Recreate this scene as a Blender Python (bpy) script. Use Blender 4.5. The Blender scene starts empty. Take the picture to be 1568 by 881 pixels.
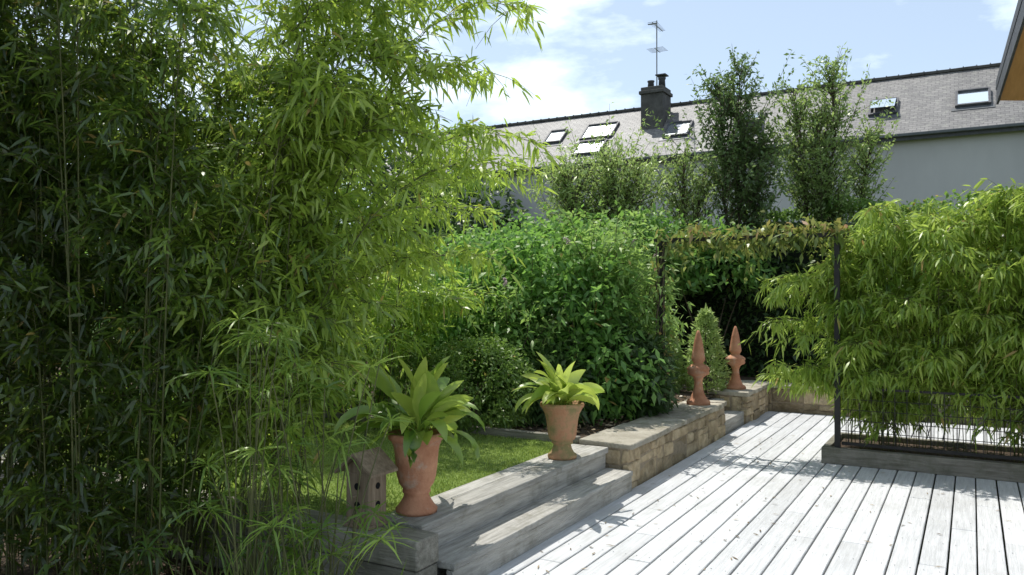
import bpy, bmesh, math
import numpy as np
from mathutils import Vector
rng=np.random.default_rng(11)
scene=bpy.context.scene
C30,S30=math.cos(math.radians(30)),0.5
def W(u,v,z=0.0): return (S30*u+C30*v, C30*u-S30*v, z)
def link(o,parent=None):
    scene.collection.objects.link(o)
    if parent: o.parent=parent
    return o
def empty(name):
    e=bpy.data.objects.new(name,None); e.empty_display_size=.2
    return link(e)

# ------------------------------------------------------------ materials
def newmat(name):
    m=bpy.data.materials.new(name); m.use_nodes=True
    nt=m.node_tree; nt.nodes.clear()
    out=nt.nodes.new('ShaderNodeOutputMaterial')
    return m,nt,out
def N(nt,t,**k):
    n=nt.nodes.new(t)
    for a,b in k.items(): setattr(n,a,b)
    return n
def ramp(nt,stops):
    r=N(nt,'ShaderNodeValToRGB'); e=r.color_ramp.elements
    while len(e)<len(stops): e.new(0.5)
    for i,(p,c) in enumerate(stops):
        e[i].position=p; e[i].color=(*c,1)
    return r
def uvz(nt,scale):
    g=N(nt,'ShaderNodeNewGeometry')
    d1=N(nt,'ShaderNodeVectorMath',operation='DOT_PRODUCT'); d1.inputs[1].default_value=(S30*scale[0],C30*scale[0],0)
    d2=N(nt,'ShaderNodeVectorMath',operation='DOT_PRODUCT'); d2.inputs[1].default_value=(C30*scale[1],-S30*scale[1],0)
    d3=N(nt,'ShaderNodeVectorMath',operation='DOT_PRODUCT'); d3.inputs[1].default_value=(0,0,scale[2])
    c=N(nt,'ShaderNodeCombineXYZ')
    for i,d in enumerate((d1,d2,d3)):
        nt.links.new(g.outputs['Position'],d.inputs[0]); nt.links.new(d.outputs['Value'],c.inputs[i])
    return c.outputs[0]
def leafmat(name,stops,trans=(.3,.42,.06),tf=.45,rough=.36,spec=.035,k=1.22):
    stops=[(p,tuple(min(.75,x*k*(1.04 if i==0 else 1)) for i,x in enumerate(c))) for p,c in stops]
    trans=tuple(min(.85,x*k) for x in trans)
    m,nt,out=newmat(name)
    a=N(nt,'ShaderNodeAttribute',attribute_name='tint')
    r=ramp(nt,stops); nt.links.new(a.outputs['Fac'],r.inputs[0])
    p=N(nt,'ShaderNodeBsdfDiffuse')
    nt.links.new(r.outputs[0],p.inputs['Color'])
    t=N(nt,'ShaderNodeBsdfTranslucent')
    mx=N(nt,'ShaderNodeMix',data_type='RGBA'); mx.inputs[0].default_value=.6
    nt.links.new(r.outputs[0],mx.inputs[6]); mx.inputs[7].default_value=(*trans,1)
    nt.links.new(mx.outputs[2],t.inputs[0])
    s=N(nt,'ShaderNodeMixShader'); s.inputs[0].default_value=tf
    nt.links.new(p.outputs[0],s.inputs[1]); nt.links.new(t.outputs[0],s.inputs[2])
    g=N(nt,'ShaderNodeBsdfGlossy'); g.inputs['Roughness'].default_value=rough; g.inputs['Color'].default_value=(1,1,.9,1)
    s2=N(nt,'ShaderNodeMixShader'); s2.inputs[0].default_value=spec
    nt.links.new(s.outputs[0],s2.inputs[1]); nt.links.new(g.outputs[0],s2.inputs[2])
    nt.links.new(s2.outputs[0],out.inputs[0])
    return m
TAN=(.36,.24,.08)
G=lambda a,b,c:[(0,a),(.45,b),(.93,c),(.975,c),(.99,TAN)]
M_bamD=leafmat('bamboo_leaf_dark',G((.012,.03,.008),(.07,.135,.024),(.27,.37,.06)),(.42,.56,.07),tf=.5,spec=.045)
M_bamM=leafmat('bamboo_leaf_mid',G((.08,.16,.025),(.16,.28,.04),(.3,.42,.08)),(.5,.65,.09),tf=.52)
M_bamR=leafmat('bamboo_leaf_bright',G((.06,.14,.02),(.19,.3,.045),(.40,.5,.11)),(.52,.66,.12),tf=.48,k=1.15)
M_shrub=leafmat('shrub_leaf',G((.035,.1,.025),(.09,.2,.045),(.18,.33,.08)),(.28,.5,.08),.42,.45,.03)
M_shrub2=leafmat('shrub_leaf_light',G((.07,.14,.04),(.15,.26,.07),(.27,.4,.12)),(.38,.55,.12),.45,.45,.03)
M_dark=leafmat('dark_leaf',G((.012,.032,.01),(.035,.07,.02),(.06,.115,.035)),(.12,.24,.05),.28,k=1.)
M_hedge2=leafmat('hedge_leaf_mid',G((.05,.11,.025),(.1,.19,.045),(.18,.29,.07)),(.28,.45,.07),.4)  # mid green, brighter than dark_leaf
M_box=leafmat('box_leaf',G((.04,.09,.02),(.09,.16,.035),(.16,.25,.06)),(.24,.4,.06),.35)
M_treeL=leafmat('tree_leaf_light',G((.1,.16,.055),(.18,.26,.085),(.28,.37,.13)),(.38,.5,.14),.45,k=1.3)
M_treeD=leafmat('tree_leaf_dark',G((.035,.065,.022),(.075,.125,.045),(.15,.21,.08)),(.25,.38,.1),.36)
M_pot=leafmat('pot_leaf',G((.035,.1,.015),(.14,.26,.03),(.42,.5,.1)),(.5,.62,.1),.45,.35,.05,k=1.1)
M_sedge=leafmat('sedge_leaf',G((.03,.08,.015),(.1,.19,.03),(.24,.35,.07)),(.4,.52,.08),tf=.42)
M_vine=leafmat('vine_leaf',[(0,(.06,.12,.025)),(.5,(.15,.24,.05)),(.76,(.24,.24,.07)),(.88,(.33,.2,.09)),(1,(.38,.17,.1))],(.4,.4,.1),.42,k=1.)
M_grass=leafmat('grass_blade',G((.11,.19,.04),(.2,.29,.06),(.32,.39,.11)),(.38,.5,.1),.33,k=1.1)
M_litter=leafmat('leaf_litter',[(0,(.05,.035,.02)),(.5,(.17,.13,.08)),(1,(.36,.29,.19))],(.2,.15,.08),.1,k=1.)
M_flower=leafmat('flower_petals',[(0,(.25,.2,.22)),(.5,(.45,.36,.4)),(1,(.6,.5,.52))],(.6,.5,.5),.3,k=1.)
def simple(name,c1,c2,scale=8,rough=.8,bump=.3,bscale=40,spec=.3,sc=(1,1,1),detail=6,attr=False,tscale=.35,dirt=None):
    m,nt,out=newmat(name)
    p=N(nt,'ShaderNodeBsdfPrincipled'); p.inputs['Roughness'].default_value=rough
    p.inputs['Specular IOR Level'].default_value=spec
    v=uvz(nt,sc)
    n=N(nt,'ShaderNodeTexNoise'); n.inputs['Scale'].default_value=scale; n.inputs['Detail'].default_value=detail; n.inputs['Roughness'].default_value=.65
    nt.links.new(v,n.inputs['Vector'])
    r=ramp(nt,[(.3,c1),(.7,c2)]); nt.links.new(n.outputs['Fac'],r.inputs[0])
    col=r.outputs[0]
    if attr:
        a=N(nt,'ShaderNodeAttribute',attribute_name='tint')
        mm=N(nt,'ShaderNodeMapRange'); mm.inputs[3].default_value=1-tscale; mm.inputs[4].default_value=1+tscale
        nt.links.new(a.outputs['Fac'],mm.inputs[0])
        vm=N(nt,'ShaderNodeVectorMath',operation='SCALE'); nt.links.new(col,vm.inputs[0]); nt.links.new(mm.outputs[0],vm.inputs['Scale'])
        col=vm.outputs[0]
    if dirt:
        dsc,dcol,lo,hi=dirt
        nd=N(nt,'ShaderNodeTexNoise'); nd.inputs['Scale'].default_value=dsc; nd.inputs['Detail'].default_value=8; nd.inputs['Roughness'].default_value=.7
        nt.links.new(uvz(nt,(1,1,1)),nd.inputs['Vector'])
        rd=ramp(nt,[(lo,(0,0,0)),(hi,(.8,.8,.8))]); nt.links.new(nd.outputs['Fac'],rd.inputs[0])
        md=N(nt,'ShaderNodeMix',data_type='RGBA'); nt.links.new(rd.outputs[0],md.inputs[0]); nt.links.new(col,md.inputs[6]); md.inputs[7].default_value=(*dcol,1)
        col=md.outputs[2]
    nt.links.new(col,p.inputs['Base Color'])
    n2=N(nt,'ShaderNodeTexNoise'); n2.inputs['Scale'].default_value=bscale; n2.inputs['Detail'].default_value=5
    nt.links.new(v,n2.inputs['Vector'])
    b=N(nt,'ShaderNodeBump'); b.inputs['Strength'].default_value=bump; b.inputs['Distance'].default_value=.02
    nt.links.new(n2.outputs['Fac'],b.inputs['Height']); nt.links.new(b.outputs[0],p.inputs['Normal'])
    nt.links.new(p.outputs[0],out.inputs[0])
    return m
M_deck=simple('weathered_deck',(.43,.435,.435),(.63,.635,.64),3,.75,.3,9,.3,(1.0,16,16),8,True,.10,(1.6,(.38,.375,.36),.5,.78))
M_sleeperU=simple('sleeper_wood',(.24,.23,.205),(.5,.48,.44),2.5,.85,.5,8,.2,(1.2,14,14),8,True,.15,(3.5,(.16,.15,.11),.5,.72))
M_sleeperV=simple('sleeper_wood_cross',(.15,.135,.11),(.33,.31,.26),2.5,.85,.5,8,.2,(14,1.2,14),8,True,.15,(3.5,(.08,.085,.05),.46,.68))
M_stone=simple('sandstone',(.28,.21,.12),(.54,.44,.30),7,.9,.9,26,.15,(1,1,1),8,True,.32,(5,(.13,.11,.07),.5,.72))
M_cap=simple('cap_stone',(.28,.25,.195),(.5,.46,.38),6,.9,.7,30,.15,(1,1,1),8,True,.2,(4,(.13,.13,.08),.5,.7))
M_mortar=simple('mortar',(.24,.19,.13),(.4,.33,.24),20,.95,.6,60)
M_soil=simple('soil',(.04,.028,.02),(.12,.09,.065),14,.95,1,35,.1)
M_ground=simple('ground_grass',(.05,.08,.025),(.09,.12,.04),2,.95,.6,30,.1)
M_lawn=simple('lawn_turf',(.12,.18,.04),(.2,.26,.065),3,.9,.8,90,.1)
M_render=simple('wall_render',(.43,.41,.405),(.50,.48,.47),.6,.9,.1,20,.2,(1,1,.4))
M_terra=simple('terracotta',(.38,.16,.09),(.58,.3,.18),7,.85,.3,50,.2,(1,1,1),8,False,.3,(9,(.48,.4,.32),.55,.72))
M_terraM=simple('terracotta_mossy',(.38,.19,.1),(.54,.31,.19),7,.85,.3,50,.2,(1,1,1),8,False,.3,(7,(.17,.18,.07),.44,.6))
M_black=simple('black_iron',(.012,.012,.012),(.03,.028,.026),10,.5,.1,40)
M_culm=simple('bamboo_culm',(.04,.05,.016),(.13,.13,.045),6,.6,.1,30)
M_bark=simple('bark',(.06,.045,.03),(.14,.11,.08),12,.9,.6,40)
M_soffit=simple('varnished_soffit',(.5,.24,.07),(.66,.36,.13),2,.45,.1,8,.4,(1,14,14))
M_nest=simple('birdhouse_wood',(.14,.1,.065),(.3,.23,.16),4,.75,.3,12,.3,(10,10,1))
M_slatebox=simple('dark_slate',(.05,.05,.055),(.1,.1,.11),6,.6,.3,30)
M_chim=simple('chimney_stone',(.055,.052,.048),(.12,.113,.104),3,.9,.2,8)
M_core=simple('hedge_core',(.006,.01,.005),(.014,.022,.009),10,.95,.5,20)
M_metal=simple('antenna_metal',(.2,.2,.2),(.3,.3,.3),5,.5,0,5)
M_zinc=simple('zinc_gutter',(.08,.085,.09),(.13,.135,.14),5,.5,.1,5)
M_holeShade=simple('hole_shade',(.004,.004,.004),(.008,.008,.008),5,.9,0,5)  # near-black colour paints the shade inside the birdhouse holes
def glassmat():
    m,nt,out=newmat('skylight_glass')
    p=N(nt,'ShaderNodeBsdfPrincipled'); p.inputs['Base Color'].default_value=(.8,.86,.9,1)
    p.inputs['Roughness'].default_value=.12; p.inputs['Metallic'].default_value=.9
    nt.links.new(p.outputs[0],out.inputs[0]); return m
M_glass=glassmat()
def roofmat():
    m,nt,out=newmat('slate_roof')
    p=N(nt,'ShaderNodeBsdfPrincipled'); p.inputs['Roughness'].default_value=.6
    uv=N(nt,'ShaderNodeUVMap',uv_map='UVMap')
    b=N(nt,'ShaderNodeTexBrick'); b.inputs['Scale'].default_value=1
    b.inputs['Brick Width'].default_value=.22; b.inputs['Row Height'].default_value=.12; b.inputs['Mortar Size'].default_value=.008
    b.inputs['Color1'].default_value=(.115,.112,.114,1); b.inputs['Color2'].default_value=(.19,.183,.18,1); b.inputs['Mortar'].default_value=(.05,.05,.05,1)
    nt.links.new(uv.outputs[0],b.inputs['Vector'])
    n=N(nt,'ShaderNodeTexNoise'); n.inputs['Scale'].default_value=.8; n.inputs['Detail'].default_value=8; n.inputs['Roughness'].default_value=.75
    nt.links.new(uv.outputs[0],n.inputs['Vector'])
    r=ramp(nt,[(.3,(.65,.64,.64)),(.7,(1.35,1.31,1.25))]); nt.links.new(n.outputs[0],r.inputs[0])
    mx=N(nt,'ShaderNodeMix',data_type='RGBA',blend_type='MULTIPLY'); mx.inputs[0].default_value=1
    nt.links.new(b.outputs[0],mx.inputs[6]); nt.links.new(r.outputs[0],mx.inputs[7])
    n3=N(nt,'ShaderNodeTexNoise'); n3.inputs['Scale'].default_value=5; n3.inputs['Detail'].default_value=8; n3.inputs['Roughness'].default_value=.7
    nt.links.new(uv.outputs[0],n3.inputs['Vector'])
    r3=ramp(nt,[(.52,(0,0,0)),(.68,(1,1,1))]); nt.links.new(n3.outputs[0],r3.inputs[0])
    mx2=N(nt,'ShaderNodeMix',data_type='RGBA'); nt.links.new(r3.outputs[0],mx2.inputs[0])
    nt.links.new(mx.outputs[2],mx2.inputs[6]); mx2.inputs[7].default_value=(.25,.245,.21,1)
    nt.links.new(mx2.outputs[2],p.inputs['Base Color'])
    bp=N(nt,'ShaderNodeBump'); bp.inputs['Strength'].default_value=.5; bp.inputs['Distance'].default_value=.02
    nt.links.new(b.outputs['Fac'],bp.inputs['Height']); bp.invert=True
    nt.links.new(bp.outputs[0],p.inputs['Normal']); nt.links.new(p.outputs[0],out.inputs[0]); return m
M_roof=roofmat()

# ------------------------------------------------------------ mesh builders
def npmesh(name,co,tris,mat,tint=None,parent=None,smooth=False):
    me=bpy.data.meshes.new(name)
    me.vertices.add(len(co)); me.vertices.foreach_set('co',co.astype(np.float32).ravel())
    k=tris.shape[1]; T=len(tris)
    me.loops.add(T*k); me.loops.foreach_set('vertex_index',tris.astype(np.int32).ravel())
    me.polygons.add(T); me.polygons.foreach_set('loop_start',np.arange(0,T*k,k,dtype=np.int32))
    me.update(calc_edges=True); me.validate()
    if tint is not None:
        a=me.attributes.new('tint','FLOAT','POINT'); a.data.foreach_set('value',tint.astype(np.float32))
    if smooth: me.polygons.foreach_set('use_smooth',np.ones(len(me.polygons),bool))
    me.materials.append(mat)
    return link(bpy.data.objects.new(name,me),parent)
def nrm(a): return a/np.maximum(np.linalg.norm(a,axis=-1,keepdims=True),1e-9)
def runit(n): return nrm(rng.normal(size=(n,3)))
def leaves(name,P,D,L,Wd,droop,tint,mat,parent=None,upn=.8,simple4=False):
    n=len(P); D=nrm(D)
    L=np.broadcast_to(L,(n,)); Wd=np.broadcast_to(Wd,(n,)); droop=np.broadcast_to(droop,(n,))
    up=np.array([0,0,1.])*upn+rng.normal(size=(n,3))*.5
    S=nrm(np.cross(D,up))
    Z=np.array([0,0,1.])
    if simple4:
        ts=[0,.45,.45,1]; ws=[0,.5,-.5,0]; tr=np.array([[0,2,1],[1,2,3]])
    else:
        ts=[0,.28,.28,.65,.65,1]; ws=[0,.5,-.5,.38,-.38,0]; tr=np.array([[0,2,1],[1,2,4],[1,4,3],[3,4,5]])
    k=len(ts); co=np.zeros((n,k,3))
    for i,(t,w) in enumerate(zip(ts,ws)):
        co[:,i]=P+D*(L*t)[:,None]+S*(Wd*w)[:,None]-Z*(droop*L*t*t)[:,None]
    tris=(np.arange(n)[:,None,None]*k+tr[None]).reshape(-1,3)
    return npmesh(name,co.reshape(-1,3),tris,mat,np.repeat(np.clip(tint,0,1),k),parent)
def tubes(name,poly,r0,r1,mat,parent=None,ns=5):
    M,K,_=poly.shape
    T=np.gradient(poly,axis=1); T=nrm(T)
    ref=np.array([.3,.7,.2]); A=nrm(np.cross(T,ref)); B=np.cross(T,A)
    r0=np.broadcast_to(r0,(M,)); r1=np.broadcast_to(r1,(M,))
    tt=np.linspace(0,1,K); R=r0[:,None]*(1-tt)+r1[:,None]*tt
    co=np.zeros((M,K,ns,3))
    for j in range(ns):
        a=2*math.pi*j/ns
        co[:,:,j]=poly+(A*math.cos(a)+B*math.sin(a))*R[...,None]
    q=[]
    for i in range(K-1):
        for j in range(ns):
            q.append([i*ns+j,i*ns+(j+1)%ns,(i+1)*ns+(j+1)%ns,(i+1)*ns+j])
    q=np.array(q); quads=(np.arange(M)[:,None,None]*K*ns+q[None]).reshape(-1,4)
    return npmesh(name,co.reshape(-1,3),quads,mat,None,parent,True)
def lump(P,f=1.0,s=0.0):
    x,y,z=P[...,0]*f+s,P[...,1]*f+s*1.7,P[...,2]*f-s
    return (np.sin(2.1*x+1.3*np.sin(1.7*y+z))+np.sin(2.7*y+1.1*np.sin(2.3*z+x)+2)+np.sin(3.1*z+1.2*np.sin(1.9*x)+4)+.6*np.sin(5.3*x+4.1*y+3)+.6*np.sin(6.1*z-4.7*y))/4.2
# --------- bamboo
def bamboo(name,bases,tips,rise,nodes,per,blen,nl,L,Wd,mat,tmin=.12,tb=0.0,cr=.009,down=.55,par=None,s4=False,xlit=0.,x0=0.,hor=0.):
    par=par or empty(name)
    M=len(bases); ctrl=bases*.8+tips*.2; ctrl[:,2]=bases[:,2]+(tips[:,2]-bases[:,2])*rise
    tt=np.linspace(0,1,12)[None,:,None]
    bez=lambda t,b,c,e:(1-t)**2*b+2*t*(1-t)*c+t*t*e
    poly=bez(tt,bases[:,None],ctrl[:,None],tips[:,None])
    tubes('culms',poly,cr,cr*.3,M_culm,par)
    ci=np.repeat(np.arange(M),nodes*per); n=len(ci)
    t=tmin+(1-tmin)*np.tile(np.repeat((np.arange(nodes)+.5)/nodes,per),M)+rng.normal(size=n)*.02
    t=np.clip(t,tmin,1)[:,None]
    p=bez(t,bases[ci],ctrl[ci],tips[ci]); tan=nrm(2*(1-t)*(ctrl[ci]-bases[ci])+2*t*(tips[ci]-ctrl[ci]))
    d=rng.normal(size=(n,3)); d[:,2]=0; d=nrm(d)*.9+tan*.55; d[:,2]+=.25-hor+rng.normal(size=n)*.15; d=nrm(d)
    bl=blen*(1-.45*t[:,0])*rng.uniform(.4,1.25,n); g=rng.uniform(.1,.8,n)
    ss=np.linspace(0,1,4)
    bp=p[:,None]+d[:,None]*(bl[:,None]*ss)[...,None]; bp[...,2]-=(g*bl)[:,None]*ss**2
    tubes('branches',bp,.0024,.001,M_culm,par,3)
    bi=np.repeat(np.arange(n),nl); m=len(bi)
    s=rng.uniform(.22,1,m)[:,None]
    P=p[bi]+d[bi]*bl[bi][:,None]*s; P[:,2]-=g[bi]*bl[bi]*s[:,0]**2
    P+=rng.normal(size=(m,3))*.012
    tg=d[bi].copy(); tg[:,2]-=2*g[bi]*s[:,0]
    D=nrm(tg)*.7+runit(m)*.85; D[:,2]-=down*rng.uniform(.0,1.3,m)
    tint=rng.uniform(0,1,n)[bi]*.45+rng.uniform(0,.45,m)+tb+.25*lump(P,1.5)+xlit*(P[:,0]-x0)  # last term paints shade to light across x into the leaf tint
    tint=np.clip(tint,0,.96); tint[rng.random(m)<.012]=1
    leaves('leaves',P,D,L*rng.uniform(.55,1.25,m),Wd*rng.uniform(.7,1.25,m),rng.uniform(.05,.45,m),tint,mat,par,simple4=s4,upn=.6)
    return par
def U(a,b,n): return rng.uniform(a,b,n)
def stack(x,y,z): return np.stack([x,y,z],1)
def frac_in(ells,n):
    w=np.array([e[1][0]*e[1][1]+e[1][1]*e[1][2]+e[1][0]*e[1][2] for e in ells]); w=w/w.sum()
    i=rng.choice(len(ells),n,p=w); c=np.array([e[0] for e in ells],float)[i]; r=np.array([e[1] for e in ells],float)[i]
    return c,r
def bush(name,ells,n,nl,L,Wd,mat,spread=.08,amp=.18,lf=2.2,shell=.22,droop=.3,parent=None,tb=0,stems=8,upb=0.0,s4=True,zmin=.3,child='leaves'):
    par=parent or empty(name)
    c,r=frac_in(ells,n); d=runit(n)
    f=1-np.abs(rng.normal(size=n))*shell; f=np.clip(f,.1,1.1)
    P=c+d*r*(f*(1+amp*lump(c+d*r,lf)))[:,None]
    keep=P[:,2]>zmin; P=P[keep]; d=d[keep]; n=len(P)
    bi=np.repeat(np.arange(n),nl); m=len(bi)
    Q=P[bi]+rng.normal(size=(m,3))*spread
    D=d[bi]*.7+runit(m)*.9; D[:,2]+=upb
    t=.45*U(0,1,n)[bi]+.4*U(0,1,m)+.3*lump(Q,3.)+.05+tb
    t=np.clip(t,0,.96); t[rng.random(m)<.006]=1
    leaves(child,Q,D,L*U(.6,1.25,m),Wd*U(.7,1.2,m),U(0,droop*2,m),t,mat,par,simple4=s4)
    if stems:
        e=[ells[i%len(ells)] for i in range(stems)]
        b=np.array([[q[0][0]+rng.normal()*.12,q[0][1]+rng.normal()*.12,.2] for q in e])
        tp=np.array([np.array(q[0])+runit(1)[0]*np.array(q[1])*.75 for q in e]); tp[:,2]=np.maximum(tp[:,2],.8)
        tt=np.linspace(0,1,7)[None,:,None]; mid=b*.6+tp*.4; mid[:,2]+=.2
        tubes('stems',(1-tt)**2*b[:,None]+2*tt*(1-tt)*mid[:,None]+tt*tt*tp[:,None],.018,.005,M_bark,par)
    return par
def shoots_up(ells,n,nl,L,Wd,mat,par,h=.5,flower=0):
    """arching leafy shoots that break the outline of a shrub"""
    c,r=frac_in(ells,n); d=runit(n); d[:,2]=np.abs(d[:,2])+.1; d[:,1]-=.3; d=nrm(d)
    p=c+d*r*.8; ln=h*U(.5,1.2,n); dd=d*.6+runit(n)*.35; dd[:,2]+=.7; dd=nrm(dd)
    ss=np.linspace(0,1,4); bp=p[:,None]+dd[:,None]*(ln[:,None]*ss)[...,None]; bp[...,2]-=(.25*ln)[:,None]*ss**2
    tubes('shoots',bp,.005,.002,M_bark,par,3)
    bi=np.repeat(np.arange(n),nl); m=len(bi); s=U(.1,1,m)
    P=p[bi]+dd[bi]*(ln[bi]*s)[:,None]; P[:,2]-=.25*ln[bi]*s*s
    D=dd[bi]*.5+runit(m)
    leaves('shoot_leaves',P,D,L*U(.6,1.2,m),Wd*U(.7,1.2,m),U(.1,.6,m),U(.2,.96,m),mat,par,simple4=True)
    if flower:
        fi=np.repeat(rng.choice(n,flower,replace=False),60); m=len(fi); s=U(0,.16,m)
        P=bp[fi,-1]+dd[fi]*s[:,None]*.8+runit(m)*(.022*(1-s/.2))[:,None]; P[:,2]-=s*.3
        leaves('flower_spikes',P,runit(m),.022,.018,.1,U(0,1,m),M_flower,par,simple4=True)
def shoot_tree(name,leaders,nsh,nl,slen,L,Wd,mat,z0,tb=0.,up=1.0,parent=None,tr=.045,open_=.0):
    par=parent or empty(name)
    lp=[];sh_p=[];sh_d=[];sh_l=[]
    for (b,t,R,zs) in leaders:
        b=np.array(b,float);t=np.array(t,float)
        tt=np.linspace(0,1,9)[:,None]; pl=b+(t-b)*tt; pl[1:-1,:2]+=rng.normal(size=(7,2))*.035; lp.append(pl)
        k=int(nsh*max(.3,R/.6)); h=rng.random(k)**.85
        zz=zs+(t[2]-zs)*h
        f=(zz-b[2])/(t[2]-b[2]); pos=b+(t-b)*f[:,None]
        az=U(0,6.283,k); rr=R*(1-h)**.55*(.2+1.15*rng.random(k)**1.3)*(1+.45*np.sin(h*11+az*2+b[0]))+.08
        d=stack(np.cos(az),np.sin(az),up*U(.4,1.7,k)); d=nrm(d)
        ln=rr*1.45+slen*.35*rng.random(k); sh_p.append(pos);sh_d.append(d);sh_l.append(ln)
    tubes('trunk',np.array(lp),tr,.008,M_bark,par,6)
    p=np.concatenate(sh_p);d=np.concatenate(sh_d);ln=np.concatenate(sh_l);n=len(p)
    ss=np.linspace(0,1,4); cv=U(.0,.45,n)
    bp=p[:,None]+d[:,None]*(ln[:,None]*ss)[...,None]; bp[...,2]+=(cv*ln)[:,None]*ss**2
    tubes('limbs',bp,.009,.002,M_bark,par,3)
    cnt=np.clip((nl*(ln/ln.mean())).astype(int),5,nl*3)
    bi=np.repeat(np.arange(n),cnt);m=len(bi); s=U(.2,1,m)
    P=p[bi]+d[bi]*(ln[bi]*s)[:,None]; P[:,2]+=cv[bi]*ln[bi]*s*s; P+=rng.normal(size=(m,3))*.022
    D=d[bi]*.7+runit(m)*.9
    t=.4*U(0,1,n)[bi]+.4*U(0,1,m)+.25*lump(P,2.)+.08+tb
    leaves('leaves',P,D,L*U(.6,1.2,m),Wd*U(.7,1.2,m),U(0,.5,m),np.clip(t,0,.96),mat,par,simple4=True)
    return par

# boxes in deck frame
class Boxes:
    def __init__(s): s.v=[];s.f=[];s.t=[]
    def add(s,u0,u1,v0,v1,z0,z1,j=0.0,tint=None):
        b=len(s.v); t=rng.random() if tint is None else tint
        for (a,c,e) in ((u0,v0,z0),(u1,v0,z0),(u1,v1,z0),(u0,v1,z0),(u0,v0,z1),(u1,v0,z1),(u1,v1,z1),(u0,v1,z1)):
            if j: a+=rng.uniform(-j,j);c+=rng.uniform(-j,j);e+=rng.uniform(-j,j)
            s.v.append(W(a,c,e)); s.t.append(t)
        for f in ((0,1,2,3),(7,6,5,4),(4,5,1,0),(5,6,2,1),(6,7,3,2),(7,4,0,3)): s.f.append([b+i for i in f])
    def obj(s,name,mat,parent=None,bevel=0,seg=1):
        me=bpy.data.meshes.new(name); me.from_pydata(s.v,[],s.f); me.update()
        a=me.attributes.new('tint','FLOAT','POINT'); a.data.foreach_set('value',np.array(s.t,np.float32))
        bm=bmesh.new(); bm.from_mesh(me); bmesh.ops.recalc_face_normals(bm,faces=bm.faces); bm.to_mesh(me); bm.free()
        me.materials.append(mat)
        o=link(bpy.data.objects.new(name,me),parent)
        if bevel:
            md=o.modifiers.new('bevel','BEVEL'); md.width=bevel; md.segments=seg; md.limit_method='ANGLE'
        return o
def box(name,u0,u1,v0,v1,z0,z1,mat,parent=None,bevel=0):
    b=Boxes(); b.add(u0,u1,v0,v1,z0,z1); return b.obj(name,mat,parent,bevel,2)
def lathe(name,prof,loc,mat,parent=None,seg=48):
    me=bpy.data.meshes.new(name); v=[];f=[]
    for r,z in prof:
        for j in range(seg):
            a=2*math.pi*j/seg; v.append((loc[0]+r*math.cos(a),loc[1]+r*math.sin(a),loc[2]+z))
    for i in range(len(prof)-1):
        for j in range(seg):
            f.append((i*seg+j,i*seg+(j+1)%seg,(i+1)*seg+(j+1)%seg,(i+1)*seg+j))
    me.from_pydata(v,[],f); me.update(); me.materials.append(mat)
    for p in me.polygons: p.use_smooth=True
    o=link(bpy.data.objects.new(name,me),parent)
    return o

# ------------------------------------------------------------ ground, soil, lawn, beds
def sheet(name,u0,u1,v0,v1,z,mat,n=1,amp=0):
    us=np.linspace(u0,u1,n+1);vs=np.linspace(v0,v1,n+1)
    UU,VV=np.meshgrid(us,vs,indexing='ij')
    X=S30*UU+C30*VV;Y=C30*UU-S30*VV; P=np.stack([X,Y,np.full_like(X,z)],-1)
    if amp: P[...,2]+=amp*lump(P,3.)+amp*.5*lump(P,9.,3)
    idx=np.arange((n+1)**2).reshape(n+1,n+1)
    q=np.stack([idx[:-1,:-1],idx[:-1,1:],idx[1:,1:],idx[1:,:-1]],-1).reshape(-1,4)
    return npmesh(name,P.reshape(-1,3),q,mat,smooth=amp>0)
sheet('ground',-200,300,-250,250,-.12,M_ground)
sheet('soil',-3,3.28,-10,-2.44,-.05,M_soil,60,.02)
sheet('lawn',3.5,6.18,-13,-2.9,.318,M_lawn)
sheet('garden_bed',6.18,14.5,-14,-2.8,.325,M_soil,90,.025)
sheet('garden_bed',11.5,14.5,-2.8,7,.30,M_soil,30,.02)
n=60000; u=U(3.52,6.16,n); v=-2.93-(rng.random(n)**1.2)*5.2
P=stack(S30*u+C30*v,C30*u-S30*v,np.full(n,.315)); D=runit(n)*.45; D[:,2]=1
leaves('grass',P,D,U(.015,.035,n),.006,U(0,.4,n),.5*U(0,1,n)+.3+.3*lump(P,1.5),M_grass,upn=0,simple4=True)
n=9000; u=np.concatenate([U(-1,3.25,n//2),U(6.2,9.5,n//2)]); v=np.concatenate([U(-7,-2.46,n//2),U(-7,-2.9,n//2)])
z=np.where(u<4,-.03,.35)
P=stack(S30*u+C30*v,C30*u-S30*v,z+U(0,.015,n)); D=runit(n); D[:,2]*=.25
leaves('leaf_litter',P,D,U(.03,.09,n),U(.012,.03,n),0.1,U(0,1,n),M_litter,simple4=True)
n=170; u=U(3.,9.5,n); v=-2.35+np.abs(rng.normal(size=n))*1.3
P=stack(S30*u+C30*v,C30*u-S30*v,np.full(n,.006)); D=runit(n); D[:,2]=.02
leaves('fallen_leaves',P,D,U(.03,.08,n),U(.008,.014,n),0.,U(.2,1,n),M_litter,upn=3,simple4=True)

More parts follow.
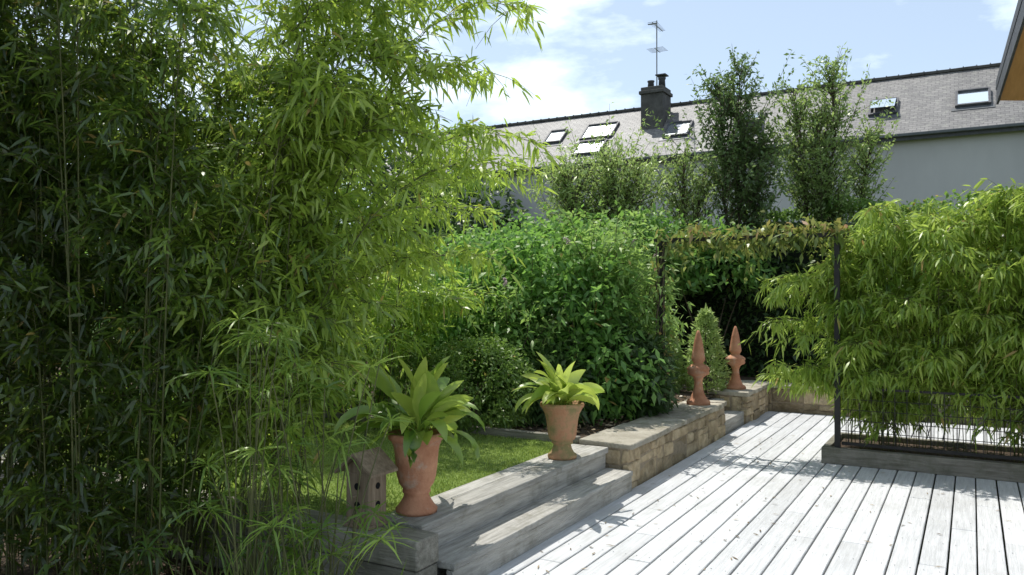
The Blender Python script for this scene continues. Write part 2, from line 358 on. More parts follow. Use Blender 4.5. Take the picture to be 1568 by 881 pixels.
# ------------------------------------------------------------ deck
B=Boxes(); v=-2.42
while v<6:
    w=.142
    u=-3-rng.uniform(0,3)
    while u<11.15:
        ln=rng.choice([2.4,3.0,3.6,4.2]); e=min(u+ln,11.18)
        o=rng.uniform(-.0012,.0012)
        B.add(u,e-.005,v+o,v+w+o,-.032+rng.uniform(-.0015,.0015),rng.uniform(-.002,.002))
        u=e
        if e>=11.18: break
    v+=w+.011
B.obj('deck',M_deck,None,.004,1)
S_=[];F_=[]
for jv in np.arange(-2.42,2.2,.153):
    for ju in np.arange(2.8,9.,.6):
        for dv in (.03,.112):
            b=len(S_)
            for j in range(6):
                a=math.pi*j/3; S_.append(W(ju+.004*math.cos(a),jv+dv+.004*math.sin(a),.0032))
            F_.append(list(range(b,b+6)))
me=bpy.data.meshes.new('deck_screws'); me.from_pydata(S_,[],F_); me.materials.append(M_slatebox); link(bpy.data.objects.new('deck_screws',me))

# ------------------------------------------------------------ steps
st=empty('garden_steps')
B=Boxes()
def run(B,u0,u1,v0,v1,z0,z1,l=2.4):
    u=u0
    while u<u1-.02:
        e=min(u+l*rng.uniform(.8,1.1),u1); B.add(u,e-.004,v0,v1,z0,z1); u=e
run(B,3.52,6.1,-2.44,-2.395,-.03,.122,2.6)
run(B,3.52,6.1,-2.62,-2.385,.125,.165,1.4)
run(B,3.52,6.1,-2.66,-2.625,-.03,.285,2.6)
run(B,3.52,6.1,-2.80,-2.60,.288,.335,1.7)
run(B,3.52,6.1,-2.93,-2.805,.2,.333,1.7)
B.obj('timbers',M_sleeperU,st,.006,2)
rs=empty('sleeper_retaining_wall')
B=Boxes()
vv=-2.47
for ln in (.75,1.5,1.8,2.2):
    B.add(3.3,3.5,vv-ln+.006,vv,.17,.325); B.add(3.305,3.495,vv-ln-.2,vv-.004,-.08,.165); vv-=ln
B.obj('sleepers',M_sleeperV,rs,.01,2)
bd=empty('lawn_border'); B=Boxes()
B.add(6.14,6.2,-5.2,-2.9,.2,.385); B.add(6.145,6.195,-9,-5.21,.2,.38); B.obj('boards',M_sleeperV,bd,.005)

# ------------------------------------------------------------ stone walls
def stone_wall(name,u0,u1,v0,v1,z1,facev=True,faceu0=True,faceu1=False):
    par=empty(name)
    box('core',u0+.018,u1-.018,v0,v1-.018,-.1,z1-.045,M_mortar,par)
    S=Boxes()
    def fill(a0,a1,addf):
        a=a0
        while a<a1-.03:
            l=rng.uniform(.2,.45); e=min(a+l,a1)
            if a1-e<.1:e=a1
            z=-.05; zt=z1-.052
            while z<zt-.01:
                h=rng.uniform(.07,.2)
                if zt-(z+h)<.06: h=zt-z
                if rng.random()<.6 and (e-a)>.24 and h<.15:
                    m=a+(e-a)*rng.uniform(.35,.65); addf(a,m,z,z+h); addf(m,e,z,z+h)
                else: addf(a,e,z,z+h)
                z+=h
            a=e
    if facev: fill(u0,u1,lambda a,e,za,zb:S.add(a+.005,e-.005,v1-.07,v1-rng.uniform(-.008,.02),za+.004,zb-.004,.014))
    for fl,ua in ((faceu0,u0),(faceu1,u1)):
        if fl:
            if ua==u0: fill(v0,v1-.075,lambda a,e,za,zb:S.add(ua+rng.uniform(0,.012),ua+.06,a+.005,e-.005,za+.004,zb-.004,.01))
            else: fill(v0,v1-.075,lambda a,e,za,zb:S.add(ua-.06,ua-rng.uniform(0,.012),a+.005,e-.005,za+.004,zb-.004,.01))
    S.obj('stones',M_stone,par,.024,3)
    Cp=Boxes(); 
    along_u=(u1-u0)>(v1-v0)
    a,b=(u0,u1) if along_u else (v0,v1); x=a-.012
    while x<b:
        l=rng.uniform(.35,.65); e=min(x+l,b+.012)
        if b+.012-e<.15:e=b+.012
        o=rng.uniform(0,.02)
        if along_u: Cp.add(x+.003,e-.003,v0,v1+.008+o,z1-.05,z1+rng.uniform(-.004,.006),.007)
        else: Cp.add(u0-.01-o,u1,x+.003,e-.003,z1-.05,z1+rng.uniform(-.004,.006),.007)
        x=e
        if e>=b+.012: break
    Cp.obj('cap_slabs',M_cap,par,.012,2)
    return par
stone_wall('stone_retaining_wall',6.12,9.1,-2.88,-2.43,.37,faceu1=True)
stone_wall('stone_retaining_wall',9.95,11.2,-2.88,-2.40,.38)
stone_wall('stone_retaining_wall',11.22,11.55,-2.9,-.6,.36,facev=False)
kb=empty('bed_edging'); B=Boxes(); B.add(11.3,11.4,-.55,2.5,-.05,.31); B.add(11.3,11.4,2.505,6,-.05,.312); B.obj('boards',M_sleeperV,kb,.006)
gs=empty('gap_step'); B=Boxes(); B.add(9.1,9.95,-2.66,-2.44,-.05,.15); B.add(9.1,9.95,-2.9,-2.68,-.05,.29); B.obj('timbers',M_sleeperU,gs,.008,2)

# ------------------------------------------------------------ urns, finials
urnA=[(0,0),(.118,0),(.122,.02),(.108,.035),(.09,.06),(.076,.085),(.072,.1),(.082,.112),(.082,.122),(.078,.13),(.1,.16),(.113,.2),(.121,.26),(.127,.33),(.134,.37),(.142,.385),(.142,.395),(.15,.4),(.163,.41),(.165,.425),(.163,.44),(.145,.443),(.138,.435),(.13,.40),(0,.40)]
urnB=[(0,0),(.105,0),(.11,.015),(.108,.03),(.09,.042),(.075,.07),(.066,.1),(.066,.11),(.08,.118),(.08,.13),(.076,.137),(.096,.15),(.106,.18),(.112,.24),(.12,.3),(.132,.35),(.148,.38),(.152,.385),(.152,.395),(.163,.4),(.167,.415),(.163,.43),(.148,.432),(.14,.42),(.13,.39),(0,.39)]
def broad(name,loc,n,L,Wd,mat,parent,amin,amax,droop,tl=0.,th=.96,pet=.35,K=11,lean=(0,0)):
    """petioled broad leaves: thin stalk, oval blade, midrib fold, random roll"""
    az=U(0,6.283,n); inc=U(amin,amax,n); ln=L*U(.5,1.1,n); wv=Wd*U(.7,1.15,n)
    rad=.09*np.sqrt(rng.random(n)); a2=U(0,6.283,n)
    co=np.zeros((n,K,3,3)); 
    pos=np.array(loc)+stack(np.cos(a2)*rad,np.sin(a2)*rad,np.zeros(n)); a=inc*.55
    dr=droop*U(.3,1.5,n); tw=rng.normal(size=n)*.8
    for k in range(K):
        t=k/(K-1)
        d=stack(np.sin(a)*np.cos(az)+lean[0],np.sin(a)*np.sin(az)+lean[1],np.cos(a)); d=nrm(d)
        S=nrm(np.cross(d,np.array([0,0,1.])+rng.normal(size=(n,3))*.01)); Nn=np.cross(S,d)
        S=S*np.cos(tw*t)[:,None]+Nn*np.sin(tw*t)[:,None]; Nn=np.cross(S,d)
        if t<pet: w=.10
        elif t<1: 
            q=(t-pet)/(1-pet); w=.10+.9*math.sin(math.pi*q**.8)**.9
        else: w=.01
        w=(wv*w)[:,None]
        co[:,k,0]=pos-S*w*.5+Nn*w*.12; co[:,k,1]=pos; co[:,k,2]=pos+S*w*.5+Nn*w*.12
        pos=pos+d*(ln/(K-1))[:,None]; a=a+(inc*.45*2.2+dr*t*1.5)/(K-1)
        az=az+rng.normal(size=n)*.07
    q=[]
    for k in range(K-1):
        for j in range(2): q.append([k*3+j,k*3+j+1,(k+1)*3+j+1,(k+1)*3+j])
    q=np.array(q); quads=(np.arange(n)[:,None,None]*K*3+q[None]).reshape(-1,4)
    ti=np.clip(np.repeat(U(tl,th,n),K*3)+rng.normal(size=n*K*3)*.04,0,.96)
    return npmesh(name,co.reshape(-1,3),quads,mat,ti,parent,True)
def urn2(u,v,z,mat,prof,s,groups):
    par=empty('terracotta_urn'); loc=W(u,v,z)
    lathe('urn_body',[(r*s[0],h*s[1]) for r,h in prof],loc,mat,par)
    pl=empty('potted_plant')
    for (n,L,Wd,a0,a1,dr,tl,th,pet,lean) in groups:
        broad('leaves',(loc[0],loc[1],loc[2]+.39*s[1]),n,L,Wd,M_pot,pl,a0,a1,dr,tl,th,pet,11,lean)
    lathe('potting_soil',[(0,.001),(.128*s[0],0)],(loc[0],loc[1],loc[2]+.405*s[1]),M_soil,par)
urn2(3.74,-2.80,.336,M_terra,urnA,(1.0,1.04),[(18,.60,.115,.1,.9,.8,.5,.96,.3,(.16,-.02)),(34,.54,.095,.6,1.4,1.4,.1,.8,.35,(.03,0)),(16,.58,.075,1.1,1.7,1.8,0,.5,.3,(0,-.05))])
urn2(5.52,-2.74,.336,M_terraM,urnB,(1.03,.99),[(13,.44,.09,.1,.9,1.0,.6,.96,.25,(.05,0)),(32,.47,.08,.8,1.6,1.1,.3,.96,.25,(.03,0))])
finprof=[(0,0),(.135,0),(.138,.03),(.125,.05),(.1,.06),(.085,.09),(.062,.14),(.05,.2),(.047,.26),(.06,.30),(.085,.32),(.12,.335),(.128,.355),(.12,.375),(.13,.39),(.128,.405),(.1,.43),(.07,.445),(.055,.455),(.06,.47),(.075,.49),(.08,.505),(.078,.52),(.066,.60),(.048,.70),(.025,.79),(.012,.82),(0,.825)]
for (u,v,z,s) in ((8.72,-2.64,.37,1.0),(10.25,-2.62,.38,.98)):
    f=empty('terracotta_finial'); lathe('turned_body',[(r*.95,h*s) for r,h in finprof],W(u,v,z),M_terra,f,40)
# birdhouse
bh=empty('birdhouse')
box('body',3.34,3.49,-2.98,-2.82,.327,.62,M_nest,bh,.004)
box('foot',3.325,3.505,-2.995,-2.805,.327,.345,M_nest,bh,.003)
me=bpy.data.meshes.new('roof'); 
vs=[];fs=[]
for (sv,name) in ((-1,'a'),(1,'b')):
    b=len(vs); vc=-2.90
    for uu in (3.30,3.53):
        for (a,z) in ((0,.72),(.13,.615),(.13,.63),(0,.737)): vs.append(W(uu,vc+sv*a,z))
    fs+= [[b,b+1,b+2,b+3],[b+4,b+5,b+6,b+7],[b,b+1,b+5,b+4],[b+1,b+2,b+6,b+5],[b+2,b+3,b+7,b+6],[b+3,b,b+4,b+7]]
me.from_pydata(vs,[],fs); bm=bmesh.new(); bm.from_mesh(me); bmesh.ops.recalc_face_normals(bm,faces=bm.faces); bm.to_mesh(me); bm.free()
me.materials.append(M_nest); link(bpy.data.objects.new('roof',me),bh)
me=bpy.data.meshes.new('gable'); vs=[W(uu,-2.90+a,z) for uu in (3.345,3.485) for (a,z) in ((-.078,.618),(.078,.618),(.078,.652),(0,.717),(-.078,.652))]
me.from_pydata(vs,[],[[0,1,2,3,4],[9,8,7,6,5],[0,5,6,1],[1,6,7,2],[2,7,8,3],[3,8,9,4],[4,9,5,0]]); me.materials.append(M_nest); link(bpy.data.objects.new('gable',me),bh)
def disc(name,cu,cv,cz,r,axis,mat,parent,depth=.006):
    vs=[];n=20
    for s in (0,depth):
        for j in range(n):
            a=2*math.pi*j/n
            if axis=='v': vs.append(W(cu+r*math.cos(a),cv+s,cz+r*math.sin(a)))
            else: vs.append(W(cu-s,cv+r*math.cos(a),cz+r*math.sin(a)))
    fs=[list(range(n)),list(range(n,2*n))]+[[j,(j+1)%n,n+(j+1)%n,n+j] for j in range(n)]
    me=bpy.data.meshes.new(name); me.from_pydata(vs,[],fs); me.materials.append(mat)
    link(bpy.data.objects.new(name,me),parent)
for zz in (.45,.55):
    disc('entrance_hole',3.415,-2.8195,zz,.018,'v',M_holeShade,bh,.002); disc('entrance_hole',3.3395,-2.90,zz,.02,'u',M_holeShade,bh,.002)  # discs on the surface with painted shade, no recess behind them
disc('perch',3.339,-2.90,.5,.005,'u',M_nest,bh,.04)

# ------------------------------------------------------------ pergola / trellis / planter
pg=empty('iron_pergola'); B=Boxes()
for v in (-2.86,-1.13):
    B.add(8.05,8.10,v,v+.05,(.3 if v<-2 else .0),2.1)
for v in (-2.86,-1.13): B.add(8.0,8.5,v+.004,v+.046,2.102,2.14)
for u in (8.048,8.4): B.add(u+.004,u+.046,-2.92,-1.04,2.142,2.18)
B.obj('frame',M_black,pg)
tr=empty('trellis_fence'); B=Boxes()
B.add(8.09,8.13,1.15,1.2,.1,2.1)
B.add(8.10,8.12,-1.075,1.15,.17,.2); B.add(8.10,8.12,-1.075,1.15,.70,.72)
for i in range(22): v=-1.02+i*.1; B.add(8.104,8.11,v,v+.006,.2,.7)
for i in range(4): z=.3+i*.1; B.add(8.114,8.12,-1.075,1.15,z,z+.006)
B.obj('lattice',M_black,tr)
pl=empty('timber_planter'); B=Boxes()
B.add(8.0,8.09,-1.24,1.2,.0,.15); B.add(8.9,8.97,-1.24,1.2,.0,.15); B.add(8.095,8.895,-1.24,-1.17,.0,.15); B.add(8.095,8.895,1.13,1.2,.0,.15)
B.obj('boards',M_sleeperV,pl,.006,2)
box('planting_soil',8.1,8.89,-1.16,1.12,.002,.10,M_soil,pl)

# ------------------------------------------------------------ long slate-roofed house
hs=empty('slate_roofed_house')
UE,ZE,DR,PT=27.0,6.5,2.9,.84
VL,VR=-23.,9.
ZR=ZE+DR*PT
box('wall_front',UE+.25,UE+.6,VL+.2,VR-.2,-.1,ZE+.1,M_render,hs)
box('wall_back',UE+2*DR-.6,UE+2*DR-.25,VL+.2,VR-.2,-.1,ZE+.1,M_render,hs)
for vv in (VL+.2,VR-.5):
    me=bpy.data.meshes.new('gable_wall'); vs=[W(a,vv+s,z) for s in (0,.3) for (a,z) in ((UE+.603,-.1),(UE+2*DR-.603,-.1),(UE+2*DR-.603,ZE+.45),(UE+DR,ZR-.06),(UE+.603,ZE+.45))]
    me.from_pydata(vs,[],[[0,1,2,3,4],[9,8,7,6,5],[0,5,6,1],[1,6,7,2],[2,7,8,3],[3,8,9,4],[4,9,5,0]]); me.materials.append(M_render); link(bpy.data.objects.new('gable_wall',me),hs)
def roofplane(name,ua,za,ub,zb):
    me=bpy.data.meshes.new(name); th=.1
    vs=[W(ua,VL,za),W(ua,VR,za),W(ub,VR,zb),W(ub,VL,zb),W(ua,VL,za-th),W(ua,VR,za-th),W(ub,VR,zb-th),W(ub,VL,zb-th)]
    me.from_pydata(vs,[],[[0,1,2,3],[7,6,5,4],[4,5,1,0],[5,6,2,1],[6,7,3,2],[7,4,0,3]])
    uv=me.uv_layers.new(name='UVMap'); sl=math.hypot(ub-ua,zb-za)
    key={0:(0,0),1:(VR-VL,0),2:(VR-VL,sl),3:(0,sl)}
    for l in me.loops: uv.data[l.index].uv=key[l.vertex_index%4]
    bm=bmesh.new(); bm.from_mesh(me); bmesh.ops.recalc_face_normals(bm,faces=bm.faces); bm.to_mesh(me); bm.free()
    me.materials.append(M_roof); link(bpy.data.objects.new(name,me),hs)
roofplane('roof_front',UE,ZE,UE+DR-.005,ZR); roofplane('roof_back',UE+2*DR,ZE,UE+DR+.005,ZR)
B=Boxes(); v=VL
while v<VR:
    B.add(UE+DR-.12,UE+DR+.12,v,v+.37,ZR-.05,ZR+.05,.006); v+=.38
    B.add(UE+DR-.13,UE+DR+.13,v-.03,v+.005,ZR-.04,ZR+.08)
B.obj('ridge_tiles',M_chim,hs,.03,2)
box('gutter',UE-.12,UE-.01,VL,VR,ZE-.11,ZE-.015,M_zinc,hs,.02)
box('fascia',UE+.0,UE+.03,VL,VR,ZE-.22,ZE-.105,M_slatebox,hs)
def onroof(u,off): return (u-off*PT/math.hypot(1,PT), ZE+(u-UE)*PT+off/math.hypot(1,PT))
def skylight(u,v,w,h,mat=M_glass,openang=0,fr=.07):
    sk=bpy.data.objects.new('skylight',None); link(sk,hs)
    cs=1/math.hypot(1,PT)
    def slab(name,s0,s1,v0,v1,o0,o1,m,tilt=0):
        vs=[]
        for o in (o0,o1):
            for (s,vv) in ((s0,v0),(s0,v1),(s1,v1),(s1,v0)):
                oo=o+(s1-s)*tilt if tilt else o
                a,b=onroof(u+s*cs,oo); vs.append(W(a,vv,b))
        me=bpy.data.meshes.new(name); me.from_pydata(vs,[],[[3,2,1,0],[4,5,6,7],[0,1,5,4],[1,2,6,5],[2,3,7,6],[3,0,4,7]])
        bm=bmesh.new(); bm.from_mesh(me); bmesh.ops.recalc_face_normals(bm,faces=bm.faces); bm.to_mesh(me); bm.free()
        me.materials.append(m); link(bpy.data.objects.new(name,me),sk)
    v0,v1=v-w/2,v+w/2
    slab('frame_side',-h/2,h/2,v0,v0+fr,-.02,.10,M_slatebox);slab('frame_side',-h/2,h/2,v1-fr,v1,-.02,.10,M_slatebox)
    slab('frame_bottom',-h/2,-h/2+fr,v0+fr+.002,v1-fr-.002,-.02,.11,M_slatebox);slab('frame_top',h/2-fr,h/2,v0+fr+.002,v1-fr-.002,-.02,.13,M_slatebox)
    slab('pane',-h/2+fr,h/2-fr,v0+fr,v1-fr,.05+openang*.3,.065+openang*.3,mat,openang)
    slab('flashing',-h/2-.18,-h/2-.003,v0-.1,v1+.1,.004,.02,M_zinc)
skylight(28.65,-14.5,.8,.95);skylight(28.7,-12.6,1.35,1.1);skylight(27.75,-12.6,1.2,.95)
skylight(28.3,-9.3,.95,1.0);skylight(28.3,-6.65,.8,1.0,openang=.3);skylight(28.3,-2.45,.85,.95,openang=.2);skylight(28.3,0.05,.95,.95)
ch=bpy.data.objects.new('chimney',None); link(ch,hs)
box('stack',28.55,29.5,-10.85,-9.98,7.4,9.15,M_chim,ch,.02)
box('band',28.49,29.56,-10.91,-9.92,9.152,9.28,M_chim,ch,.02)
box('crown',28.55,29.5,-10.85,-9.98,9.282,9.42,M_chim,ch,.02)
for (u,v,h,r) in ((28.85,-10.55,.28,.13),(29.1,-10.2,.42,.14)):
    lathe('chimney_pot',[(0,0),(r,0),(r*.85,h*.8),(r*1.05,h*.85),(r*1.05,h),(r*.8,h),(r*.8,h*.6),(0,h*.6)],W(u,v,9.42),M_slatebox,ch,20)
box('flue_cap',28.9,29.3,-10.4,-10.0,9.9,9.94,M_slatebox,ch)
an=bpy.data.objects.new('antenna',None); link(an,hs)
B=Boxes(); mu,mv=28.95,-10.35
B.add(mu-.018,mu+.018,mv-.018,mv+.018,9.4,12.0)
B.add(mu-.6,mu+.6,mv+.02,mv+.04,11.75,11.77)
for i in range(9): a=mu-.55+i*.14; B.add(a,a+.012,mv-.16+i*.008,mv+.2-i*.008,11.772,11.784)
B.add(mu-.05,mu+.05,mv-.35,mv-.0,11.9,11.915); B.add(mu-.3,mu+.3,mv+.02,mv+.035,10.85,10.87)
for i in range(5): a=mu-.28+i*.13; B.add(a,a+.012,mv-.3,mv+.35,10.872,10.884)
B.obj('mast_and_elements',M_metal,an)
# near house wing, only its eave shows
hw=empty('house_wing')
ex,ey=.471,.882
def E(a,b,z): return (5.5+ex*a+ey*b, 8.98+ey*a-ex*b, z)
def hexa(name,a0,a1,pts,mat):
    vs=[E(a,b,z) for a in (a0,a1) for (b,z) in pts]; n=len(pts)
    me=bpy.data.meshes.new(name); me.from_pydata(vs,[],[list(range(n)),list(range(n,2*n))]+[[i,(i+1)%n,n+(i+1)%n,n+i] for i in range(n)])
    bm=bmesh.new(); bm.from_mesh(me); bmesh.ops.recalc_face_normals(bm,faces=bm.faces); bm.to_mesh(me); bm.free()
    me.materials.append(mat); link(bpy.data.objects.new(name,me),hw)
hexa('roof_slope',-5,0,[(-.03,3.9),(3.2,6.6),(3.2,6.7),(-.03,4.0)],M_slatebox)
hexa('roof_slope_far',-5,0,[(6.43,3.9),(3.203,6.6),(3.203,6.7),(6.43,4.0)],M_slatebox)
hexa('soffit',-5,-.01,[(.0,3.78),(1.0,3.66),(1.0,3.69),(.0,3.81)],M_soffit)
hexa('fascia_board',-5,0,[(-.025,3.74),(-.003,3.74),(-.003,3.895),(-.025,3.895)],M_slatebox)
hexa('walls',-4.6,-.5,[(1.05,-.1),(5.4,-.1),(5.4,4.7),(3.2,6.5),(1.05,4.7)],M_render)
hexa('window',-3.2,-2.0,[(1.03,1.0),(1.045,1.0),(1.045,2.2),(1.03,2.2)],M_glass)

# ------------------------------------------------------------ vegetation
# left bamboo
bp_=empty('bamboo')
n=80
bases=stack(U(-3.4,-1.75,n),U(4.0,5.1,n),np.full(n,-.05))
tips=bases+stack(rng.normal(size=n)*.5,rng.normal(size=n)*.45-.2,np.zeros(n)); tips[:,2]=U(1.6,4.4,n)
tips[:,0]=np.minimum(tips[:,0],-1.25)
tips[:,1]=np.maximum(tips[:,1],3.35)
bamboo('bamboo',bases,tips,1.15,26,3,.5,13,.088,.0165,M_bamD,.02,-.22,.005,.3,bp_,xlit=.46,x0=-1.95)  # shade of the far left side painted in as darker leaf tint
n=46
b2=stack(U(-2.1,-1.2,n),U(4.2,5.1,n),np.full(n,-.05)); t2=stack(U(-1.5,-.4,n),U(4.1,5.4,n),U(1.0,4.2,n))
t2[0]=(.08,4.5,3.22);t2[1]=(.05,4.6,2.5);t2[2]=(.1,4.9,2.35);t2[3]=(-.1,4.7,1.8);t2[4]=(-.25,4.5,3.3);t2[5]=(-.4,4.6,2.9);t2[6]=(-.15,5,2.1);t2[7]=(-.55,4.5,3.9);t2[8]=(-.1,4.7,2.9)
bamboo('bamboo',b2,t2,1.15,23,3,.44,9,.105,.018,M_bamD,.2,.2,.005,.35,bp_,xlit=.32,x0=-1.6)  # sunlit right side painted in as lighter leaf tint
# lighter bamboo behind
n=38
bases=stack(U(-3.0,-1.0,n),U(7.1,8.1,n),np.full(n,.3)); tips=bases+stack(rng.normal(size=n)*.5+.35,rng.normal(size=n)*.35-.1,np.zeros(n)); tips[:,2]=U(1.3,3.7,n)
tips[:,0]=np.minimum(tips[:,0],-.15)
bamboo('bamboo',bases,tips,1.15,22,3,.55,10,.12,.022,M_bamM,.08,.15,.006,.4,None,True)
# right bamboo hedge in planter
n=88
bases=stack(U(8.2,8.8,n),U(-1.1,1.05,n),np.full(n,.08)); b=np.array([W(*q) for q in bases])
tu=U(7.85,9.0,n); tv=bases[:,1]+rng.normal(size=n)*.22; tz=U(.7,2.2,n)
tv[:10]=U(-1.72,-1.4,10); tz[:10]=U(.6,1.9,10); tu[:10]=U(7.85,8.2,10)
bases[10:40,1]=np.linspace(-1.08,1.05,30); tv[10:40]=bases[10:40,1]+.05; tz[10:40]=2.08+.22*np.linspace(0,1,30)**.6+rng.normal(size=30)*.12; b=np.array([W(*q) for q in bases])
t=np.array([W(a,c,d) for a,c,d in zip(tu,tv,tz)])
bamboo('bamboo_hedge',b,t,1.2,18,3,.4,11,.115,.019,M_bamR,.12,.04,cr=.004,down=.85,hor=0.)
# umbrella sedge in front
sg=empty('umbrella_sedge'); n=68
b=stack(U(-1.25,-.80,n),U(3.3,3.95,n),np.full(n,-.05)); tp=b+stack(rng.normal(size=n)*.17+.02,rng.normal(size=n)*.12,np.zeros(n)); tp[:,2]=U(.25,1.5,n)
tt=np.linspace(0,1,7)[None,:,None]; mid=b*.7+tp*.3; mid[:,2]=tp[:,2]*.6
tubes('stems',(1-tt)**2*b[:,None]+2*tt*(1-tt)*mid[:,None]+tt*tt*tp[:,None],.0045,.0025,M_culm,sg,5)
k=16; bi=np.repeat(np.arange(n),k); m=len(bi); az=U(0,6.28,m)
D=stack(np.cos(az),np.sin(az),U(-.1,.8,m))
leaves('whorls',tp[bi],D,U(.1,.22,m),.011,U(.2,.9,m),U(0,.96,n)[bi],M_sedge,sg,upn=1.5)
n=220; P=stack(U(-1.4,-.6,n),U(3.3,4.0,n),np.full(n,-.04)); D=runit(n)*.35; D[:,2]=1
hgt=U(.3,.85,n)*np.where(P[:,0]>-.85,.5,1)
leaves('blades',P,D,hgt,.012,U(.1,.5,n),U(0,.9,n),M_sedge,sg,upn=.2)
# middle shrubs
E1=[((.45,8.6,1.2),(.9,.7,.95)),((-.35,8.9,1.25),(.8,.8,.95)),((.75,8.1,.75),(.5,.4,.45))]
E1b=[((1.15,8.9,1.2),(.55,.6,.9)),((.1,8.1,1.0),(.35,.3,.45)),((.95,8.6,1.8),(.4,.4,.4))]
fs_=bush('dogwood_shrub',E1,2600,9,.10,.05,M_shrub,.12,.45,2.3,.32,tb=.12)
shoots_up(E1,140,16,.10,.045,M_shrub,fs_,.5)
f2=bush('buddleja_shrub',E1b,1100,9,.12,.032,M_shrub2,.11,.45,2.6,.32,tb=.05)
shoots_up(E1b,110,18,.11,.03,M_shrub2,f2,.55,9)
bush('laurel_shrub',[((1.25,8.3,.75),(.4,.35,.5)),((.35,7.9,.65),(.4,.3,.4))],600,8,.15,.04,M_dark,.06,.2,2,.25,tb=.3)
E2=[((1.5,12.0,1.9),(1.5,.6,.9)),((3.0,12.2,1.9),(.8,.5,.8)),((-.1,12.0,1.8),(1.3,.6,.8))]
cs_=bush('climbing_shrub',E2,2200,8,.12,.065,M_shrub,.11,.3,1.8,.2,tb=.1,zmin=1.75)
shoots_up(E2,90,14,.11,.05,M_shrub2,cs_,.5)
bush('box_ball',[((-.33,7.55,.72),(.52,.5,.47)),((-.85,7.7,.65),(.4,.4,.4))],2400,8,.045,.022,M_box,.035,.08,2,.08,tb=.2)
bush('green_shrub',[((-1.9,8.9,1.1),(1.2,.7,1.2)),((-3.4,8.6,1.3),(1.2,.8,1.5))],1300,8,.12,.05,M_shrub,.1,.2,1.8,.25)
# conical topiaries
for (x,y,h,r) in ((2.48,10.2,1.02,.28),(2.02,10.4,.95,.22)):
    par=empty('conical_topiary'); n=2600; t=rng.random(n)**1.2; a=U(0,6.283,n); rr=r*np.clip(1.02-t,0,1)**.65*(1-np.abs(rng.normal(size=n))*.12)*(1+.16*np.sin(5*a+9*t))
    rr*=np.where(t<.12,.75+t*2,1)
    P=stack(x+rr*np.cos(a),y+rr*np.sin(a),.36+h*t)+rng.normal(size=(n,3))*.015; D=stack(np.cos(a)*.7,np.sin(a)*.7,np.full(n,.6))+runit(n)*.8
    leaves('foliage',P,D,.075*U(.5,1.3,n),.024,.1,.4+.5*U(0,1,n),M_treeL,par,simple4=True)
    tubes('trunk',np.array([[[x,y,.3],[x,y,.8],[x,y,.3+h*.9]]]),.02,.005,M_bark,par)
# hedge
def hedge(u0,u1,v0,v1,z0,z1,n,mat,L,Wd,par,tb=0):
    B=Boxes(); v=v0
    while v<v1: B.add(u0+.2,u1-.2,v,min(v+.8,v1),z0,z1-.2-rng.uniform(0,.1)); v+=.801
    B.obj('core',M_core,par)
    f=rng.random(n); u=np.where(f<.65,u0+np.abs(rng.normal(size=n))*.08,U(u0,u1,n)); v=U(v0,v1,n); z=np.where(f<.65,U(z0,z1,n),z1-np.abs(rng.normal(size=n))*.09)
    P=stack(S30*u+C30*v,C30*u-S30*v,z); o=lump(P,1.8)
    P[:,2]+=np.where(z>z1-.5,.22*o,0); P[:,0]-=.12*o*S30; P[:,1]-=.12*o*C30
    D=runit(n)+np.where(f<.65,1,0)[:,None]*np.array([-.3,-.5,0]); D[:,2]+=.2
    leaves('leaves',P,D,L*U(.6,1.3,n),Wd*U(.7,1.2,n),U(0,.5,n),.6*U(0,1,n)+.2+tb+.3*lump(P,2.5),mat,par,simple4=True)
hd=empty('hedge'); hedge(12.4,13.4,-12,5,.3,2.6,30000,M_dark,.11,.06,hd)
hd2=empty('hedge'); hedge(13.5,14.3,-3.5,5,.3,3.0,14000,M_hedge2,.09,.05,hd2,.1)
# vine on the pergola
vn=empty('climbing_vine'); n=1000; u=np.where(rng.random(n)<.6,8.07+rng.normal(size=n)*.07,U(8.0,8.5,n)); v=-2.9+1.9*rng.random(n)**.8; hang=rng.random(n)
z=2.2+.09*lump(stack(u,v,u*0),4.)+rng.normal(size=n)*.06-np.where(hang<.35,rng.random(n)**1.5*.38*(.5+.5*np.sin(v*9)),0)
P=stack(S30*u+C30*v,C30*u-S30*v,z); D=runit(n); D[:,2]-=.6
leaves('leaves',P,D,.10*U(.6,1.2,n),.04,U(0,.6,n),.66*U(0,1,n)+.22*(z>2.2)+.12*(U(0,1,n)>.7),M_vine,vn,simple4=True)
n=220; z=U(.4,2.1,n); v=-2.84+rng.normal(size=n)*.06+.05*np.sin(z*7); u=8.06+rng.normal(size=n)*.05
P=stack(S30*u+C30*v,C30*u-S30*v,z); D=runit(n); D[:,2]-=.3
leaves('post_leaves',P,D,.08,.035,.4,U(0,.9,n),M_vine,vn,simple4=True)
zz=np.linspace(.3,2.15,24); pl1=np.array([[W(8.03+.03*math.sin(z*6+k),-2.84+.04*math.cos(z*6+k),z) for z in zz] for k in (0,2,4)])
tubes('stems',pl1,.01,.006,M_bark,vn)
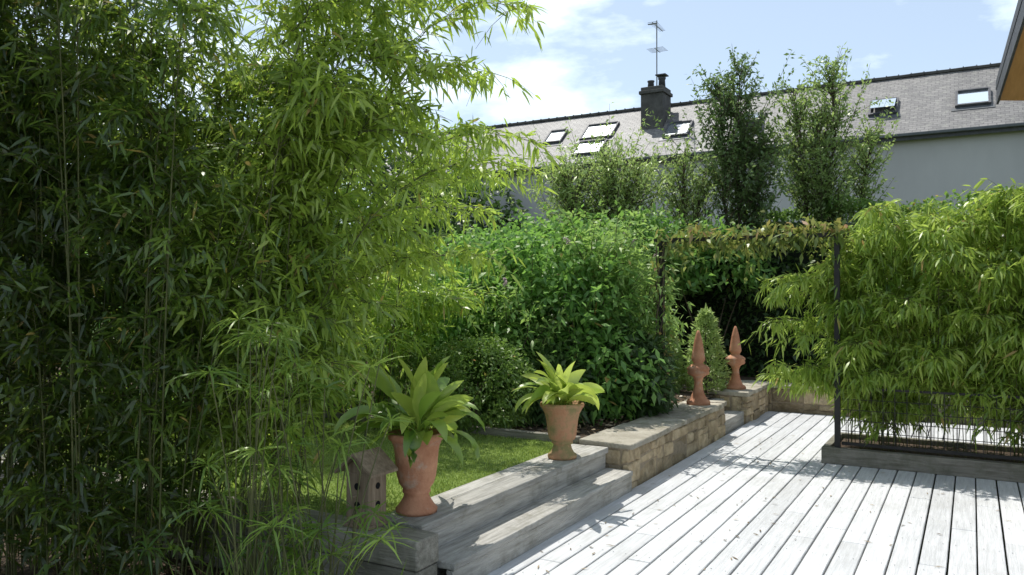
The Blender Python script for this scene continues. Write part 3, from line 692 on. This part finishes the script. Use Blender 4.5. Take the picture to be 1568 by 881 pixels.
# trees
shoot_tree('young_tree',[((1.3,13.2,.2),(.95,13.2,3.6),.85,2.2),((1.5,13.2,.2),(1.6,13.1,3.8),.85,2.2),((1.4,13.2,.2),(2.1,13.3,3.6),.7,2.2)],120,22,.3,.10,.036,M_treeL,0,.2,.7)
shoot_tree('bay_tree',[((3.6,13.0,.2),(3.4,13.0,5.0),.6,2.4),((3.65,13.0,.2),(3.75,13.0,5.3),.6,2.5),((3.6,13.,.2),(4.1,13.1,4.0),.5,2.4)],150,26,.35,.095,.04,M_treeD,0,0,1.2)
shoot_tree('young_tree',[((2.8,13.0,.2),(2.8,13.0,3.8),.5,2.3),((2.8,13.0,.2),(3.1,13.1,3.4),.5,2.3)],110,18,.3,.09,.034,M_treeL,0,.1,1.2)
shoot_tree('holly_oak_tree',[((5.1,13.0,.2),(4.6,13.0,4.9),.55,2.4),((5.2,13.0,.2),(5.25,13.0,5.3),.65,2.4),((5.2,13,.2),(5.95,13.1,4.2),.5,2.4),((5.2,13,.2),(4.95,12.9,4.4),.7,2.4)],125,24,.35,.09,.038,M_treeL,0,-.12,1.3)
# distant trees
bush('distant_trees',[((-6,27,4.2),(4,2,3.2)),((-13,25,4.5),(5,2,3.5)),((-20,22,4),(5,2,3.5)),((-2.2,30,3.0),(2.5,1.5,3.4))],3000,8,.34,.2,M_dark,.3,.25,.6,.2,stems=6)

# ------------------------------------------------------------ light
el=math.radians(65); az=math.radians(-26)
s=Vector((math.sin(az)*math.cos(el),math.cos(az)*math.cos(el),math.sin(el)))
ld=bpy.data.lights.new('sun','SUN'); ld.energy=5.0; ld.angle=math.radians(.5); ld.color=(1,.97,.91)
lo=bpy.data.objects.new('sun',ld); lo.rotation_euler=s.to_track_quat('Z','Y').to_euler(); link(lo)
w=bpy.data.worlds.new('World'); scene.world=w; w.use_nodes=True; nt=w.node_tree; nt.nodes.clear()
out=N(nt,'ShaderNodeOutputWorld'); bg=N(nt,'ShaderNodeBackground'); bg.inputs[1].default_value=.15
sky=N(nt,'ShaderNodeTexSky',sky_type='NISHITA'); sky.sun_disc=False; sky.sun_elevation=el; sky.sun_rotation=az; sky.dust_density=1.
tc=N(nt,'ShaderNodeTexCoord'); mp=N(nt,'ShaderNodeMapping'); mp.inputs['Scale'].default_value=(1,1,2.6); mp.inputs['Location'].default_value=(.35,.1,.2)
nt.links.new(tc.outputs['Generated'],mp.inputs[0])
cn=N(nt,'ShaderNodeTexNoise'); cn.inputs['Scale'].default_value=5.5; cn.inputs['Detail'].default_value=9; cn.inputs['Roughness'].default_value=.55
nt.links.new(mp.outputs[0],cn.inputs['Vector'])
# white glare glow below the sun, painted into the sky as extra cloud
dp=N(nt,'ShaderNodeVectorMath',operation='DOT_PRODUCT'); dv=Vector((-.32,1,.48)).normalized(); dp.inputs[1].default_value=dv
nt.links.new(tc.outputs['Generated'],dp.inputs[0])
mr=N(nt,'ShaderNodeMapRange',interpolation_type='SMOOTHSTEP'); mr.inputs[1].default_value=.88; mr.inputs[2].default_value=1.; mr.inputs[3].default_value=0; mr.inputs[4].default_value=.14
nt.links.new(dp.outputs['Value'],mr.inputs[0])
ad=N(nt,'ShaderNodeMath',operation='ADD'); nt.links.new(cn.outputs[0],ad.inputs[0]); nt.links.new(mr.outputs[0],ad.inputs[1])
r=ramp(nt,[(.51,(0.3,.3,.3)),(.65,(1,1,1))]); nt.links.new(ad.outputs[0],r.inputs[0])
mx=N(nt,'ShaderNodeMix',data_type='RGBA'); nt.links.new(r.outputs[0],mx.inputs[0]); nt.links.new(sky.outputs[0],mx.inputs[6]); mx.inputs[7].default_value=(7.3,8.4,9.3,1)
nt.links.new(mx.outputs[2],bg.inputs[0]); nt.links.new(bg.outputs[0],out.inputs[0])

# ------------------------------------------------------------ camera
cd=bpy.data.cameras.new('camera'); cd.lens=28.0; cd.sensor_width=36; cd.clip_end=1000; cd.clip_start=.05
co=bpy.data.objects.new('camera',cd); co.location=(0,0,1.6); co.rotation_euler=(math.radians(90.45),0,0); link(co); scene.camera=co
scene.view_settings.view_transform='Standard'; scene.view_settings.look='None'; scene.view_settings.exposure=0
